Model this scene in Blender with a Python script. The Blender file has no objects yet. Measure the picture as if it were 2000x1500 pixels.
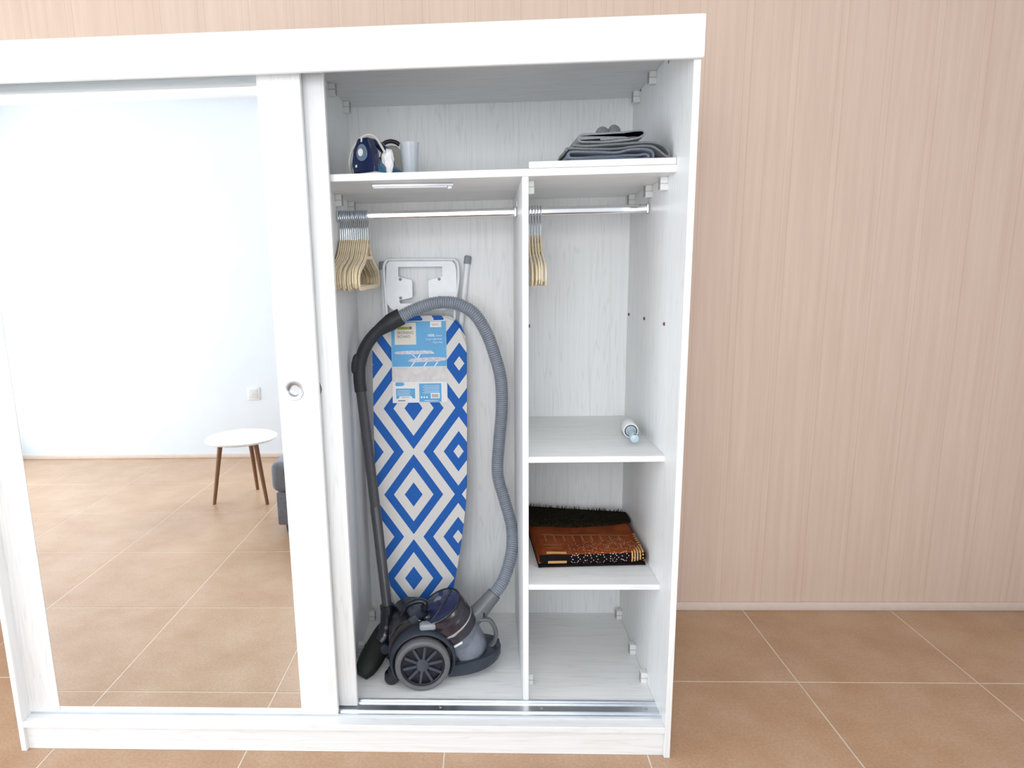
import bpy, bmesh, math, random
from mathutils import Vector, Matrix, noise
random.seed(7)
scene = bpy.context.scene
C = scene.collection
PI = math.pi

# ------------------------------------------------------------------ camera
cam_d = bpy.data.cameras.new('camera'); cam = bpy.data.objects.new('camera', cam_d); C.objects.link(cam)
_r = Vector((0.99888895, 0.04215956, -0.02105772)); _u = Vector((0.01262851, 0.19102982, 0.98150299)); _f = Vector((-0.04540238, 0.98067843, -0.19028516))
M = Matrix.Identity(4)
for i in range(3):
    M[i][0] = _r[i]; M[i][1] = _u[i]; M[i][2] = -_f[i]
M.translation = (-0.524976, -1.748617, 1.397685)
cam.matrix_world = M
cam_d.sensor_fit = 'HORIZONTAL'; cam_d.sensor_width = 36.0
cam_d.lens = 1307.19 / 2000 * 36.0
cam_d.shift_x = (1000 - 888.93) / 2000; cam_d.shift_y = (791.98 - 750) / 2000
cam_d.clip_start = 0.02
scene.camera = cam

# ------------------------------------------------------------------ world, daylight, exposure
w = bpy.data.worlds.new('daylight'); scene.world = w; w.use_nodes = True
bg = w.node_tree.nodes['Background']; bg.inputs[0].default_value = (0.80, 0.90, 1.0, 1); bg.inputs[1].default_value = 1.0
scene.view_settings.view_transform = 'Standard'; scene.view_settings.look = 'None'
scene.view_settings.exposure = -0.80; scene.view_settings.gamma = 1.0; scene.view_settings.use_curve_mapping = False

XR_W = 1.8
def area(name, loc, rot, sx, sy, power, col):
    d = bpy.data.lights.new(name, 'AREA'); d.shape = 'RECTANGLE'; d.size = sx; d.size_y = sy; d.energy = power; d.color = col
    o = bpy.data.objects.new(name, d); o.location = loc; o.rotation_euler = rot; C.objects.link(o); return o
# daylight through the left window; the rear and right lamps are added fill
area('window_daylight', (-4.46, -1.75, 1.2), (0, -PI/2, 0), 2.2, 2.7, 205, (0.83, 0.92, 1.0))
area('added_fill_rear', (-1.025, -3.36, 1.62), (PI/2, 0, 0), 1.85, 1.5, 142, (0.95, 0.975, 1.0))  # added frontal fill to light the back panel, unseen source

area('added_fill_right', (XR_W+.06, -2.2, 1.5), (0, PI/2, 0), 1.4, 1.4, 70, (0.96, 0.98, 1.0))  # added fill that brightens the wardrobe's inner left wall, unseen source

# ------------------------------------------------------------------ materials
MAT = {}
def nt(name):
    m = bpy.data.materials.new(name); m.use_nodes = True; t = m.node_tree
    return m, t, t.nodes['Principled BSDF']
def N(t, typ, **kw):
    n = t.nodes.new(typ)
    for k, v in kw.items(): setattr(n, k, v)
    return n
def mth(t, op, a, b=None, clamp=False):
    n = N(t, 'ShaderNodeMath', operation=op, use_clamp=clamp)
    for i, x in enumerate((a, b)):
        if x is None: continue
        if isinstance(x, (int, float)): n.inputs[i].default_value = x
        else: t.links.new(x, n.inputs[i])
    return n.outputs[0]
def mixc(t, fac, a, b):
    n = N(t, 'ShaderNodeMix', data_type='RGBA')
    if isinstance(fac, (int, float)): n.inputs[0].default_value = fac
    else: t.links.new(fac, n.inputs[0])
    for i, x in ((6, a), (7, b)):
        if isinstance(x, tuple): n.inputs[i].default_value = (*x[:3], 1)
        else: t.links.new(x, n.inputs[i])
    return n.outputs[2]
def coords(t, scale=(1, 1, 1), loc=(0, 0, 0)):
    tc = N(t, 'ShaderNodeTexCoord'); mp = N(t, 'ShaderNodeMapping')
    mp.inputs['Scale'].default_value = scale; mp.inputs['Location'].default_value = loc
    t.links.new(tc.outputs['Object'], mp.inputs[0]); return mp.outputs[0]
def noise_tex(t, vec, scale, detail=4, rough=.5):
    n = N(t, 'ShaderNodeTexNoise'); n.inputs['Scale'].default_value = scale; n.inputs['Detail'].default_value = detail; n.inputs['Roughness'].default_value = rough
    t.links.new(vec, n.inputs[0]); return n.outputs['Fac']
def ramp(t, fac, stops):
    n = N(t, 'ShaderNodeValToRGB'); e = n.color_ramp.elements
    while len(e) < len(stops): e.new(.5)
    for i, (p, c) in enumerate(stops): e[i].position = p; e[i].color = (*c, 1)
    t.links.new(fac, n.inputs[0]); return n.outputs[0]
def bump(t, b, h, strength, dist=.002):
    n = N(t, 'ShaderNodeBump'); n.inputs['Strength'].default_value = strength; n.inputs['Distance'].default_value = dist
    t.links.new(h, n.inputs['Height']); t.links.new(n.outputs[0], b.inputs['Normal'])
def plain(name, col, rough=.5, metal=0, var=.06, scale=40, spec=None, coat=0, trans=0, bmp=0, alpha=None, sheen=0):
    m, t, b = nt(name)
    v = noise_tex(t, coords(t), scale)
    c2 = tuple(min(1, x*(1+var)) for x in col); c1 = tuple(x*(1-var) for x in col)
    t.links.new(ramp(t, v, [(.3, c1), (.7, c2)]), b.inputs['Base Color'])
    b.inputs['Roughness'].default_value = rough; b.inputs['Metallic'].default_value = metal
    if spec is not None: b.inputs['Specular IOR Level'].default_value = spec
    b.inputs['Coat Weight'].default_value = coat
    b.inputs['Transmission Weight'].default_value = trans
    b.inputs['Sheen Weight'].default_value = sheen
    if alpha is not None: b.inputs['Alpha'].default_value = alpha
    if bmp: bump(t, b, v, bmp)
    MAT[name] = m; return m
def wood(name, axis, base=(.862, .868, .866), dark=(.67, .665, .655), rough=.42):
    m, t, b = nt(name)
    s = {'z': (1, 1, .05), 'x': (.05, 1, 1), 'y': (1, .05, 1)}[axis]
    v = coords(t, s)
    n1 = noise_tex(t, v, 16, 3); n2 = noise_tex(t, v, 70, 5, .6)
    # fine cathedral lines: distorted wave of the slow noise
    wv = mth(t, 'SINE', mth(t, 'MULTIPLY', n1, 95)); wv = mth(t, 'POWER', mth(t, 'MULTIPLY', mth(t, 'ADD', wv, 1), .5), 9)
    f = mth(t, 'MULTIPLY', wv, mth(t, 'MULTIPLY', n2, .75))
    f2 = mth(t, 'MULTIPLY', mth(t, 'SUBTRACT', n2, .48), .9, True)
    c = mixc(t, mth(t, 'MAXIMUM', f, f2), base, dark)
    t.links.new(c, b.inputs['Base Color']); b.inputs['Roughness'].default_value = rough
    b.inputs['Specular IOR Level'].default_value = .35
    bump(t, b, n2, .06, .001)
    MAT[name] = m; return m
wood('wood_v', 'z'); wood('wood_h', 'x'); wood('wood_d', 'y')
plain('edge', (.84, .83, .82), .45, var=.03, scale=20)
plain('bracket_white', (.78, .78, .77), .4, var=.03)
plain('bracket_grey', (.36, .35, .34), .5)
plain('peg', (.16, .055, .045), .5); plain('hole', (.02, .02, .03), .8)
plain('alu', (.72, .75, .79), .28, 1, var=.04, scale=12); plain('chrome', (.82, .83, .85), .10, 1, var=.02)
plain('steel', (.62, .62, .64), .3, 1, var=.05); plain('wire', (.55, .60, .66), .2, 1, var=.05)
plain('mirror', (.93, .96, .97), .0, 1, var=.0)
plain('led_white', (.86, .87, .9), .3, var=.02)
plain('velvet', (.78, .64, .42), .9, var=.10, scale=60, sheen=.3)
plain('white_metal', (.86, .88, .91), .35, var=.03); plain('cap_grey', (.30, .32, .34), .6)
plain('hose_grey', (.27, .30, .35), .28, var=.08, spec=.6); plain('grip', (.030, .031, .036), .5, var=.1, spec=.3); plain('wand', (.055, .055, .062), .38, var=.08)
plain('vac_dark', (.006, .008, .014), .28, var=.1, coat=.3); plain('vac_navy', (.012, .018, .065), .24, var=.1, coat=.25)
plain('vac_slate', (.030, .038, .054), .38, var=.08); plain('tyre', (.13, .13, .14), .6, var=.08); plain('vac_purple', (.020, .016, .026), .2, coat=.35)
plain('vac_grey', (.16, .17, .18), .42, var=.06); plain('vac_green', (.010, .014, .012), .5, spec=.25); plain('dust', (.42, .36, .33), .95, var=.25, scale=30, bmp=.6)
plain('vac_rim', (.008, .009, .016), .4); plain('vac_spoke', (.05, .058, .08), .3, coat=.2); plain('button_grey', (.28, .30, .33), .35); plain('lid_dot', (.22, .23, .21), .4)
plain('iron_navy', (.010, .018, .065), .25, coat=.4); plain('iron_teal', (.02, .10, .19), .3, coat=.3); plain('iron_tank', (.14, .20, .27), .15, coat=.5)
plain('iron_white', (.72, .73, .74), .4); plain('cord', (.62, .60, .55), .6); plain('wrap', (.80, .78, .78), .55, var=.08, scale=30, bmp=.5)
plain('pot', (.34, .33, .30), .25, var=.05, scale=20, coat=.4); plain('black_grip', (.01, .01, .012), .5)
plain('cloth_a', (.22, .23, .245), .9, var=.18, scale=220, bmp=.3, sheen=.2); plain('cloth_b', (.17, .18, .185), .9, var=.18, scale=220, bmp=.3, sheen=.2); plain('cloth_c', (.14, .16, .21), .9, var=.2, scale=220, bmp=.3, sheen=.2)
plain('rug_dark', (.016, .013, .007), 1, var=.7, scale=120, bmp=.6, spec=.05); plain('rug_gold', (.62, .36, .12), .6, var=.15, scale=200); plain('rug_dot', (.80, .66, .56), .8); plain('rug_black', (.010, .007, .008), .95, var=.3, spec=.08)
plain('rug_bronze', (.30, .115, .035), .8, var=.2, scale=150)
plain('lint_paper', (.86, .87, .88), .6, var=.02); plain('lint_core', (.08, .08, .09), .6); plain('lint_handle', (.60, .76, .84), .25, var=.03, trans=.25)
plain('card_cyan', (.075, .36, .66), .45, var=.04); plain('card_cream', (.78, .72, .62), .5, var=.03); plain('card_white', (.82, .82, .82), .5, var=.03); plain('card_plank', (.68, .65, .64), .5, var=.10, scale=60)
plain('ink_green', (.30, .36, .03), .6); plain('ink_grey', (.18, .18, .18), .6); plain('ink_orange', (.75, .30, .05), .6); plain('ink_white', (.86, .90, .93), .5); plain('ink_navy', (.08, .10, .22), .6); plain('ink_pale', (.62, .62, .72), .6, var=.25, scale=160)
plain('sofa', (.16, .165, .19), .95, var=.25, scale=160, bmp=.4, sheen=.2); plain('sofa_leg', (.03, .04, .045), .5); plain('table_white', (.85, .86, .84), .4); plain('table_wood', (.24, .12, .06), .5)
plain('ceiling_paint', (.88, .88, .87), .8, var=.01); plain('wall_paint', (.80, .85, .90), .8, var=.015, scale=5); plain('window_white', (.85, .86, .87), .4); plain('grout', (.70, .62, .52), .9, var=.06)

def wallpaper():
    m, t, b = nt('wallpaper')
    tc = N(t, 'ShaderNodeTexCoord'); sp = N(t, 'ShaderNodeSeparateXYZ'); t.links.new(tc.outputs['Object'], sp.inputs[0])
    x = sp.outputs[0]; tot = None
    for per, off, hw, k in ((.165, 0, .0016, 1), (.165, .026, .0016, .8), (.165, .034, .001, .5), (.33, .1, .0012, .6)):
        d = mth(t, 'PINGPONG', mth(t, 'ADD', x, off + 5.0), per/2)
        l = mth(t, 'MULTIPLY', mth(t, 'LESS_THAN', d, hw), k); tot = l if tot is None else mth(t, 'MAXIMUM', tot, l)
    v = noise_tex(t, coords(t, (1, 1, .04)), 60, 4)
    base = ramp(t, v, [(.3, (.665, .505, .405)), (.7, (.715, .56, .455))])
    c = mixc(t, mth(t, 'MULTIPLY', tot, .42), base, (.52, .36, .27))
    t.links.new(c, b.inputs['Base Color']); b.inputs['Roughness'].default_value = .75
    bump(t, b, v, .05, .001); MAT['wallpaper'] = m
wallpaper()
def tile_mat():
    m, t, b = nt('tile')
    tc = N(t, 'ShaderNodeTexCoord'); g = N(t, 'ShaderNodeNewGeometry')
    v1 = noise_tex(t, g.outputs['Position'], 4, 5, .6); v2 = noise_tex(t, g.outputs['Position'], 120, 3)
    f = mth(t, 'ADD', mth(t, 'MULTIPLY', v1, .6), mth(t, 'MULTIPLY', v2, .4))
    t.links.new(ramp(t, f, [(.32, (.40, .235, .13)), (.5, (.475, .30, .185)), (.68, (.55, .38, .26))]), b.inputs['Base Color'])
    b.inputs['Roughness'].default_value = .36; b.inputs['Specular IOR Level'].default_value = .6; MAT['tile'] = m
tile_mat()
def glass_mat():
    m, t, b = nt('glass'); t.nodes.remove(b)
    tr = N(t, 'ShaderNodeBsdfTransparent'); gl = N(t, 'ShaderNodeBsdfGlossy'); gl.inputs['Roughness'].default_value = .02
    mx = N(t, 'ShaderNodeMixShader'); mx.inputs[0].default_value = .06
    t.links.new(tr.outputs[0], mx.inputs[1]); t.links.new(gl.outputs[0], mx.inputs[2]); t.links.new(mx.outputs[0], t.nodes['Material Output'].inputs[0]); MAT['glass'] = m
glass_mat()
def clear_plastic(name, col, body, gloss=.12, rough=.12):
    # thin-walled clear plastic: partly see-through, partly milky
    m, t, b = nt(name); b.inputs['Roughness'].default_value = .2
    v = noise_tex(t, coords(t), 30); t.links.new(ramp(t, v, [(.3, tuple(x*.92 for x in col)), (.7, col)]), b.inputs['Base Color'])
    tr = N(t, 'ShaderNodeBsdfTransparent'); tr.inputs[0].default_value = (*[min(1, .4+.6*x) for x in col], 1)
    mx = N(t, 'ShaderNodeMixShader'); mx.inputs[0].default_value = body
    t.links.new(tr.outputs[0], mx.inputs[1]); t.links.new(b.outputs[0], mx.inputs[2]); t.links.new(mx.outputs[0], t.nodes['Material Output'].inputs[0]); MAT[name] = m
clear_plastic('cup_plastic', (.80, .83, .87), .34); clear_plastic('bin_plastic', (.50, .58, .70), .30)
def diamond_cover():
    m, t, b = nt('diamond_cover')
    tc = N(t, 'ShaderNodeTexCoord'); sp = N(t, 'ShaderNodeSeparateXYZ'); t.links.new(tc.outputs['Object'], sp.inputs[0])
    s, q = sp.outputs[0], sp.outputs[2]
    HX, HZ = .1605, .156
    s = mth(t, 'ADD', s, mth(t, 'MULTIPLY', mth(t, 'SUBTRACT', q, .53), -.023))     # print runs a touch askew
    dxB = mth(t, 'PINGPONG', mth(t, 'ADD', s, .033), HX); dxA = mth(t, 'SUBTRACT', HX, dxB)
    dyB = mth(t, 'PINGPONG', mth(t, 'SUBTRACT', q, .5324), HZ); dyA = mth(t, 'SUBTRACT', HZ, dyB)
    uB = mth(t, 'ADD', dxB, mth(t, 'DIVIDE', dyB, 1.38)); uA = mth(t, 'ADD', dxA, mth(t, 'DIVIDE', dyA, 1.38))
    inB = mth(t, 'LESS_THAN', uB, .1065)
    bB = mth(t, 'MAXIMUM', mth(t, 'LESS_THAN', uB, .0323), mth(t, 'GREATER_THAN', uB, .0715))
    a1 = mth(t, 'MULTIPLY', mth(t, 'GREATER_THAN', uA, .0183), mth(t, 'LESS_THAN', uA, .053))
    a2 = mth(t, 'MULTIPLY', mth(t, 'GREATER_THAN', uA, .090), mth(t, 'LESS_THAN', uA, .1255))
    bA = mth(t, 'MAXIMUM', a1, a2)
    blue = mth(t, 'ADD', mth(t, 'MULTIPLY', inB, bB), mth(t, 'MULTIPLY', mth(t, 'SUBTRACT', 1, inB), bA), True)
    wv = noise_tex(t, coords(t), 260, 3)
    wh = ramp(t, wv, [(.3, (.72, .70, .68)), (.7, (.80, .78, .76))]); bl = ramp(t, wv, [(.3, (.012, .105, .42)), (.7, (.018, .135, .50))])
    t.links.new(mixc(t, blue, wh, bl), b.inputs['Base Color']); b.inputs['Roughness'].default_value = .85
    bump(t, b, wv, .15, .001); MAT['diamond_cover'] = m
diamond_cover()
def rug_mat():
    m, t, b = nt('rug_rust')
    v = noise_tex(t, coords(t), 14, 5); v2 = noise_tex(t, coords(t), 260, 3)
    f = mth(t, 'ADD', mth(t, 'MULTIPLY', v, .6), mth(t, 'MULTIPLY', v2, .4))
    t.links.new(ramp(t, f, [(.3, (.11, .020, .007)), (.5, (.23, .050, .014)), (.72, (.36, .10, .026))]), b.inputs['Base Color'])
    b.inputs['Roughness'].default_value = .9; b.inputs['Specular IOR Level'].default_value = .1; bump(t, b, v2, .4, .001); MAT['rug_rust'] = m
rug_mat()

# ------------------------------------------------------------------ mesh helpers
def finish(bm, ang=35):
    bmesh.ops.recalc_face_normals(bm, faces=bm.faces)
    for f in bm.faces: f.smooth = True
    ca = math.radians(ang)
    for e in bm.edges:
        if len(e.link_faces) != 2 or e.calc_face_angle(0) > ca: e.smooth = False
    return bm
def obj(name, bm, mat, parent=None, loc=None, ang=35):
    """bm holds world coordinates; loc (or the parent's location) becomes the origin."""
    finish(bm, ang)
    me = bpy.data.meshes.new(name); bm.to_mesh(me); bm.free()
    return obj_me(name, me, mat, parent, loc)
def wloc(o):
    v = Vector((0, 0, 0))
    while o is not None: v = v + o.location; o = o.parent
    return v
def obj_me(name, me, mat, parent=None, loc=None):
    o = bpy.data.objects.new(name, me); C.objects.link(o)
    if mat: me.materials.append(MAT[mat])
    base = wloc(parent) if parent else Vector((0, 0, 0))
    L = Vector(loc) if loc is not None else base
    me.transform(Matrix.Translation(-L))
    o.parent = parent; o.location = L - base
    return o
def thing(name, label, cat, loc, group=None):
    o = bpy.data.objects.new(name, None); C.objects.link(o); o.location = loc; o.empty_display_size = .05
    o['label'] = label; o['category'] = cat
    if group: o['group'] = group
    return o
def tag(o, label=None, cat=None, group=None, kind=None):
    if label: o['label'] = label
    if cat: o['category'] = cat
    if group: o['group'] = group
    if kind: o['kind'] = kind
    return o
def place(name, me, loc, parent):
    """another object sharing mesh data, at world loc"""
    o = bpy.data.objects.new(name, me); C.objects.link(o); o.parent = parent
    o.location = Vector(loc) - (wloc(parent) if parent else Vector((0, 0, 0))); return o
def BM(): return bmesh.new()
def box(bm, x0, x1, y0, y1, z0, z1, bev=0, seg=2, mat=None):
    r = bmesh.ops.create_cube(bm, size=1); vs = r['verts']
    for v in vs: v.co = Vector((x0 + (v.co.x+.5)*(x1-x0), y0 + (v.co.y+.5)*(y1-y0), z0 + (v.co.z+.5)*(z1-z0)))
    if bev:
        es = list({e for v in vs for e in v.link_edges})
        r = bmesh.ops.bevel(bm, geom=es, offset=bev, segments=seg, affect='EDGES', profile=.5, clamp_overlap=True); vs = list({v for f in r['faces'] for v in f.verts} | {v for v in vs if v.is_valid})
    if mat is not None:
        for v in vs: v.co = mat @ v.co
    return bm
def bx(x0, x1, y0, y1, z0, z1, bev=0, seg=2, mat=None): return box(BM(), x0, x1, y0, y1, z0, z1, bev, seg, mat)
def frame_axes(d, up=Vector((0, 0, 1))):
    d = d.normalized(); a = up.cross(d)
    if a.length < 1e-4: a = Vector((1, 0, 0)).cross(d)
    a.normalize(); return a, d.cross(a)
def tube(bm, pts, rad, seg=12, cap=True, flat=(1, 1)):
    pts = [Vector(p) for p in pts]; n = len(pts)
    rs = rad if isinstance(rad, (list, tuple)) else [rad]*n
    rings = []; a = None
    for i, p in enumerate(pts):
        d = (pts[min(i+1, n-1)] - pts[max(i-1, 0)]).normalized()
        if a is None: a, b = frame_axes(d)
        else:
            a = a - d*a.dot(d); a.normalize()
        b = d.cross(a)
        rings.append([bm.verts.new(p + rs[i]*(a*math.cos(2*PI*k/seg)*flat[0] + b*math.sin(2*PI*k/seg)*flat[1])) for k in range(seg)])
    for i in range(n-1):
        for k in range(seg): bm.faces.new((rings[i][k], rings[i][(k+1) % seg], rings[i+1][(k+1) % seg], rings[i+1][k]))
    if cap: bm.faces.new(rings[0]); bm.faces.new(rings[-1][::-1])
    return bm
def smooth(pts, n=8):
    pts = [Vector(p) for p in pts]; out = []
    for i in range(len(pts)-1):
        p0, p1, p2, p3 = pts[max(i-1, 0)], pts[i], pts[i+1], pts[min(i+2, len(pts)-1)]
        for k in range(n):
            t = k/n; out.append(.5*((2*p1)+(p2-p0)*t+(2*p0-5*p1+4*p2-p3)*t*t+(3*p1-p0-3*p2+p3)*t**3))
    out.append(pts[-1]); return out
def lathe(bm, prof, mat, seg=32, a0=0, a1=2*PI, cap0=False, cap1=False):
    """profile (r, h) about local Z of mat"""
    full = abs(a1-a0-2*PI) < 1e-6; m = seg if full else seg+1; rings = []
    for r, h in prof:
        if r < 1e-6: rings.append([bm.verts.new(mat @ Vector((0, 0, h)))])
        else: rings.append([bm.verts.new(mat @ Vector((r*math.cos(a0+(a1-a0)*k/seg), r*math.sin(a0+(a1-a0)*k/seg), h))) for k in range(m)])
    for A, B in zip(rings, rings[1:]):
        for k in range(seg if full else seg):
            k2 = (k+1) % m if full else k+1
            q = []
            for v in (A[k % len(A)], A[k2 % len(A)], B[k2 % len(B)], B[k % len(B)]):
                if v not in q: q.append(v)
            if len(q) > 2: bm.faces.new(q)
    if cap0 and len(rings[0]) > 2: bm.faces.new(rings[0])
    if cap1 and len(rings[-1]) > 2: bm.faces.new(rings[-1])
    return bm
def axis_mat(p, d, up=Vector((0, 0, 1))):
    d = Vector(d).normalized(); a, b = frame_axes(d, up)
    m = Matrix.Identity(4)
    for i in range(3): m[i][0] = a[i]; m[i][1] = b[i]; m[i][2] = d[i]; m[i][3] = p[i]
    return m
def prism(bm, outline, mat, h, bev=0, seg=2):
    """2D outline in local XY of mat, extruded 0..h along local Z"""
    lo = [bm.verts.new(Vector((x, y, 0))) for x, y in outline]; hi = [bm.verts.new(Vector((x, y, h))) for x, y in outline]
    f0 = bm.faces.new(lo[::-1]); f1 = bm.faces.new(hi); n = len(lo)
    for i in range(n): bm.faces.new((lo[i], lo[(i+1) % n], hi[(i+1) % n], hi[i]))
    vs = set(lo+hi)
    if bev:
        es = list(set(f0.edges) | set(f1.edges))
        r = bmesh.ops.bevel(bm, geom=es, offset=bev, segments=seg, affect='EDGES', clamp_overlap=True)
        vs = {v for v in vs if v.is_valid} | {v for f in r['faces'] for v in f.verts}
    for v in vs: v.co = mat @ v.co
    return bm
def loft(bm, rings, closed=True, caps=True):
    R = [[bm.verts.new(Vector(p)) for p in r] for r in rings]; m = len(R[0])
    for A, B in zip(R, R[1:]):
        for k in range(m if closed else m-1): bm.faces.new((A[k], A[(k+1) % m], B[(k+1) % m], B[k]))
    if caps and closed: bm.faces.new(R[0][::-1]); bm.faces.new(R[-1])
    return bm
def ribbon(bm, path, mat, wd, th):
    """flat bar of width wd following a 2D path (local XY of mat), thickness th along local Z (centred)"""
    P = [Vector((p[0], p[1])) for p in path]; n = len(P); L = []; Rr = []
    for i in range(n):
        d = (P[min(i+1, n-1)]-P[max(i-1, 0)]).normalized(); nn = Vector((-d.y, d.x))*wd/2
        L.append(P[i]+nn); Rr.append(P[i]-nn)
    rings = [[mat @ Vector((a.x, a.y, -th/2)), mat @ Vector((b.x, b.y, -th/2)), mat @ Vector((b.x, b.y, th/2)), mat @ Vector((a.x, a.y, th/2))] for a, b in zip(L, Rr)]
    return loft(bm, rings)
def text_me(s, size, mat, align='LEFT', ext=.0002, bold=0):
    c = bpy.data.curves.new('t', 'FONT'); c.body = s; c.size = size; c.align_x = align; c.extrude = ext; c.offset = bold; c.resolution_u = 3
    o = bpy.data.objects.new('t', c); C.objects.link(o)
    me = bpy.data.meshes.new_from_object(o.evaluated_get(bpy.context.evaluated_depsgraph_get()))
    bpy.data.objects.remove(o); bpy.data.curves.remove(c); me.transform(mat); return me

# ------------------------------------------------------------------ the room
XL_, XR_, YF_, YB_, ZC_ = -4.4, 1.8, -3.3, .889, 2.7
struct = lambda name, bm, mat, parent=None: tag(obj(name, bm, mat, parent), kind='structure') if parent is None else obj(name, bm, mat, parent)
struct('wall_back', bx(XL_-.1, XR_+.1, YB_, YB_+.1, -.05, ZC_), 'wallpaper')
b = BM(); box(b, XR_, XR_+.1, YF_-.1, -2.9, -.05, ZC_); box(b, XR_, XR_+.1, -1.5, YB_, -.05, ZC_); box(b, XR_, XR_+.1, -2.9, -1.5, 2.2, ZC_); box(b, XR_, XR_+.1, -2.9, -1.5, -.05, .8)
struct('wall_right', b, 'wall_paint')
struct('ceiling', bx(XL_-.1, XR_+.1, YF_-.1, YB_+.1, ZC_, ZC_+.08), 'ceiling_paint')
b = BM(); box(b, XL_-.1, XL_, YF_-.1, -3.1, -.05, ZC_); box(b, XL_-.1, XL_, -.4, YB_, -.05, ZC_); box(b, XL_-.1, XL_, -3.1, -.4, 2.3, ZC_); box(b, XL_-.1, XL_, -3.1, -.4, -.05, .1)
struct('wall_left', b, 'wall_paint')
b = BM(); box(b, XL_, -1.95, YF_-.1, YF_, -.05, ZC_); box(b, -.10, XR_, YF_-.1, YF_, -.05, ZC_); box(b, -1.95, -.10, YF_-.1, YF_, -.05, .87); box(b, -1.95, -.10, YF_-.1, YF_, 2.37, ZC_)
struct('wall_front', b, 'wall_paint')
def window(name, ax, c, a0, a1, z0, z1, nm):
    b = BM(); t_ = .05; d0, d1 = c-.07, c-.02
    def seg(p0, p1, q0, q1):
        if ax == 'x': box(b, d0, d1, p0, p1, q0, q1, .004)
        else: box(b, p0, p1, d0, d1, q0, q1, .004)
    seg(a0, a1, z0, z0+t_); seg(a0, a1, z1-t_, z1); seg(a0, a0+t_, z0+t_, z1-t_); seg(a1-t_, a1, z0+t_, z1-t_)
    for k in range(1, nm): m_ = a0+(a1-a0)*k/nm; seg(m_-t_/2, m_+t_/2, z0+t_, z1-t_)
    fr = struct(name, b, 'window_white')
    for k in range(nm):
        p0 = a0+(a1-a0)*k/nm+t_/2; p1 = a0+(a1-a0)*(k+1)/nm-t_/2; m_ = (d0+d1)/2
        bb = bx(m_-.003, m_+.003, p0, p1, z0+t_, z1-t_) if ax == 'x' else bx(p0, p1, m_-.003, m_+.003, z0+t_, z1-t_)
        obj('pane', bb, 'glass', fr)
window('window_1', 'x', XL_, -3.1, -.4, .1, 2.3, 3); window('added_window_right', 'x', XR_+.09, -2.9, -1.5, .8, 2.2, 2); window('added_window_rear', 'y', YF_, -1.95, -.10, .87, 2.37, 2)  # rear and right windows are unseen additions that let the fill light in
# baseboards
def bboard(name, x0, x1, y0, y1):
    b = bx(x0, x1, y0, y1, 0, .036, .004); struct(name, b, 'wallpaper_trim')
plain('wallpaper_trim', (.74, .62, .54), .5, var=.03)
bboard('baseboard_back', XL_, XR_, YB_-.012, YB_); bboard('baseboard_right', XR_-.012, XR_, YF_, YB_-.012); bboard('baseboard_front', XL_, XR_-.012, YF_, YF_+.012)
# floor: grout bed with 60 cm tiles laid on it
fl = struct('floor', bx(XL_, XR_, YF_, YB_, -.06, -.0010), 'grout')
TS, TX, TY = .6, -.0613, .3785
tb = bx(-.298, .298, -.298, .298, -.010, 0, .0012, 1); finish(tb); tme = bpy.data.meshes.new('tile'); tb.to_mesh(tme); tb.free(); tme.materials.append(MAT['tile'])
def cut_tile(x0, x1, y0, y1):
    t_ = obj('tile', bx(x0, x1, y0, y1, -.010, 0, .0012, 1), 'tile', fl)
i0 = math.floor((XL_-TX)/TS); i1 = math.ceil((XR_-TX)/TS); j0 = math.floor((YF_-TY)/TS); j1 = math.ceil((YB_-TY)/TS)
for i in range(i0, i1):
    for j in range(j0, j1):
        x0, x1, y0, y1 = TX+i*TS, TX+(i+1)*TS, TY+j*TS, TY+(j+1)*TS
        if x0 >= XL_ and x1 <= XR_ and y0 >= YF_ and y1 <= YB_: place('tile', tme, ((x0+x1)/2, (y0+y1)/2, 0), fl)
        else:
            x0, x1, y0, y1 = max(x0+.002, XL_), min(x1-.002, XR_), max(y0+.002, YF_), min(y1-.002, YB_)
            if x1-x0 > .02 and y1-y0 > .02: cut_tile(x0, x1, y0, y1)

# ------------------------------------------------------------------ wardrobe
T = .017; D = .675; XI = -T; XD = -.4031; XLP = -.982; WL = -1.955; ZB = .0986; ZCI = 1.9696; ZS = 1.6525; ZST = 1.6715
W = thing('sliding_wardrobe', 'tall white wood-grain sliding-door wardrobe standing open on the right', 'wardrobe', (-.97, .33, 0))
part = lambda n, bm, m, p=W: obj(n, bm, m, p)
part('side_panel', bx(-T, 0, 0, D+.02, 0, 1.987, .0012, 1), 'wood_v')
part('side_panel', bx(WL, WL+T, 0, D+.02, 0, 1.987, .0012, 1), 'wood_v')
part('partition_panel', bx(XLP-T, XLP, .118, D, ZB, ZCI, .001, 1), 'wood_v')
part('divider_panel', bx(XD-T, XD, .118, D, ZB, ZS, .001, 1), 'wood_v')
part('back_panel', bx(WL+T, -T, D, D+.006, .03, 1.985), 'wood_v')
part('top_panel', bx(WL+T, -T, 0, D, ZCI, ZCI+.0175, .001, 1), 'wood_h')
part('floor_panel', bx(WL+T, -T, 0, D, ZB-.0195, ZB, .0012, 1), 'wood_h')
part('plinth', bx(WL+T, -T, .012, .029, 0, ZB-.0195, .001, 1), 'wood_h')
part('fascia', bx(WL-.003, .0025, -.019, -.0005, 1.8911, 1.988, .005, 3), 'wood_h')
part('shelf', bx(XLP, -T, .1135, D, ZS, ZST, .0012, 1), 'wood_h')
part('shelf', bx(XD, -T, .1152, D, .8823-.0175, .8823, .0012, 1), 'wood_h')
part('shelf', bx(XD, -T, .114, D, .4892-.0165, .4892, .0012, 1), 'wood_h')
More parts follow.
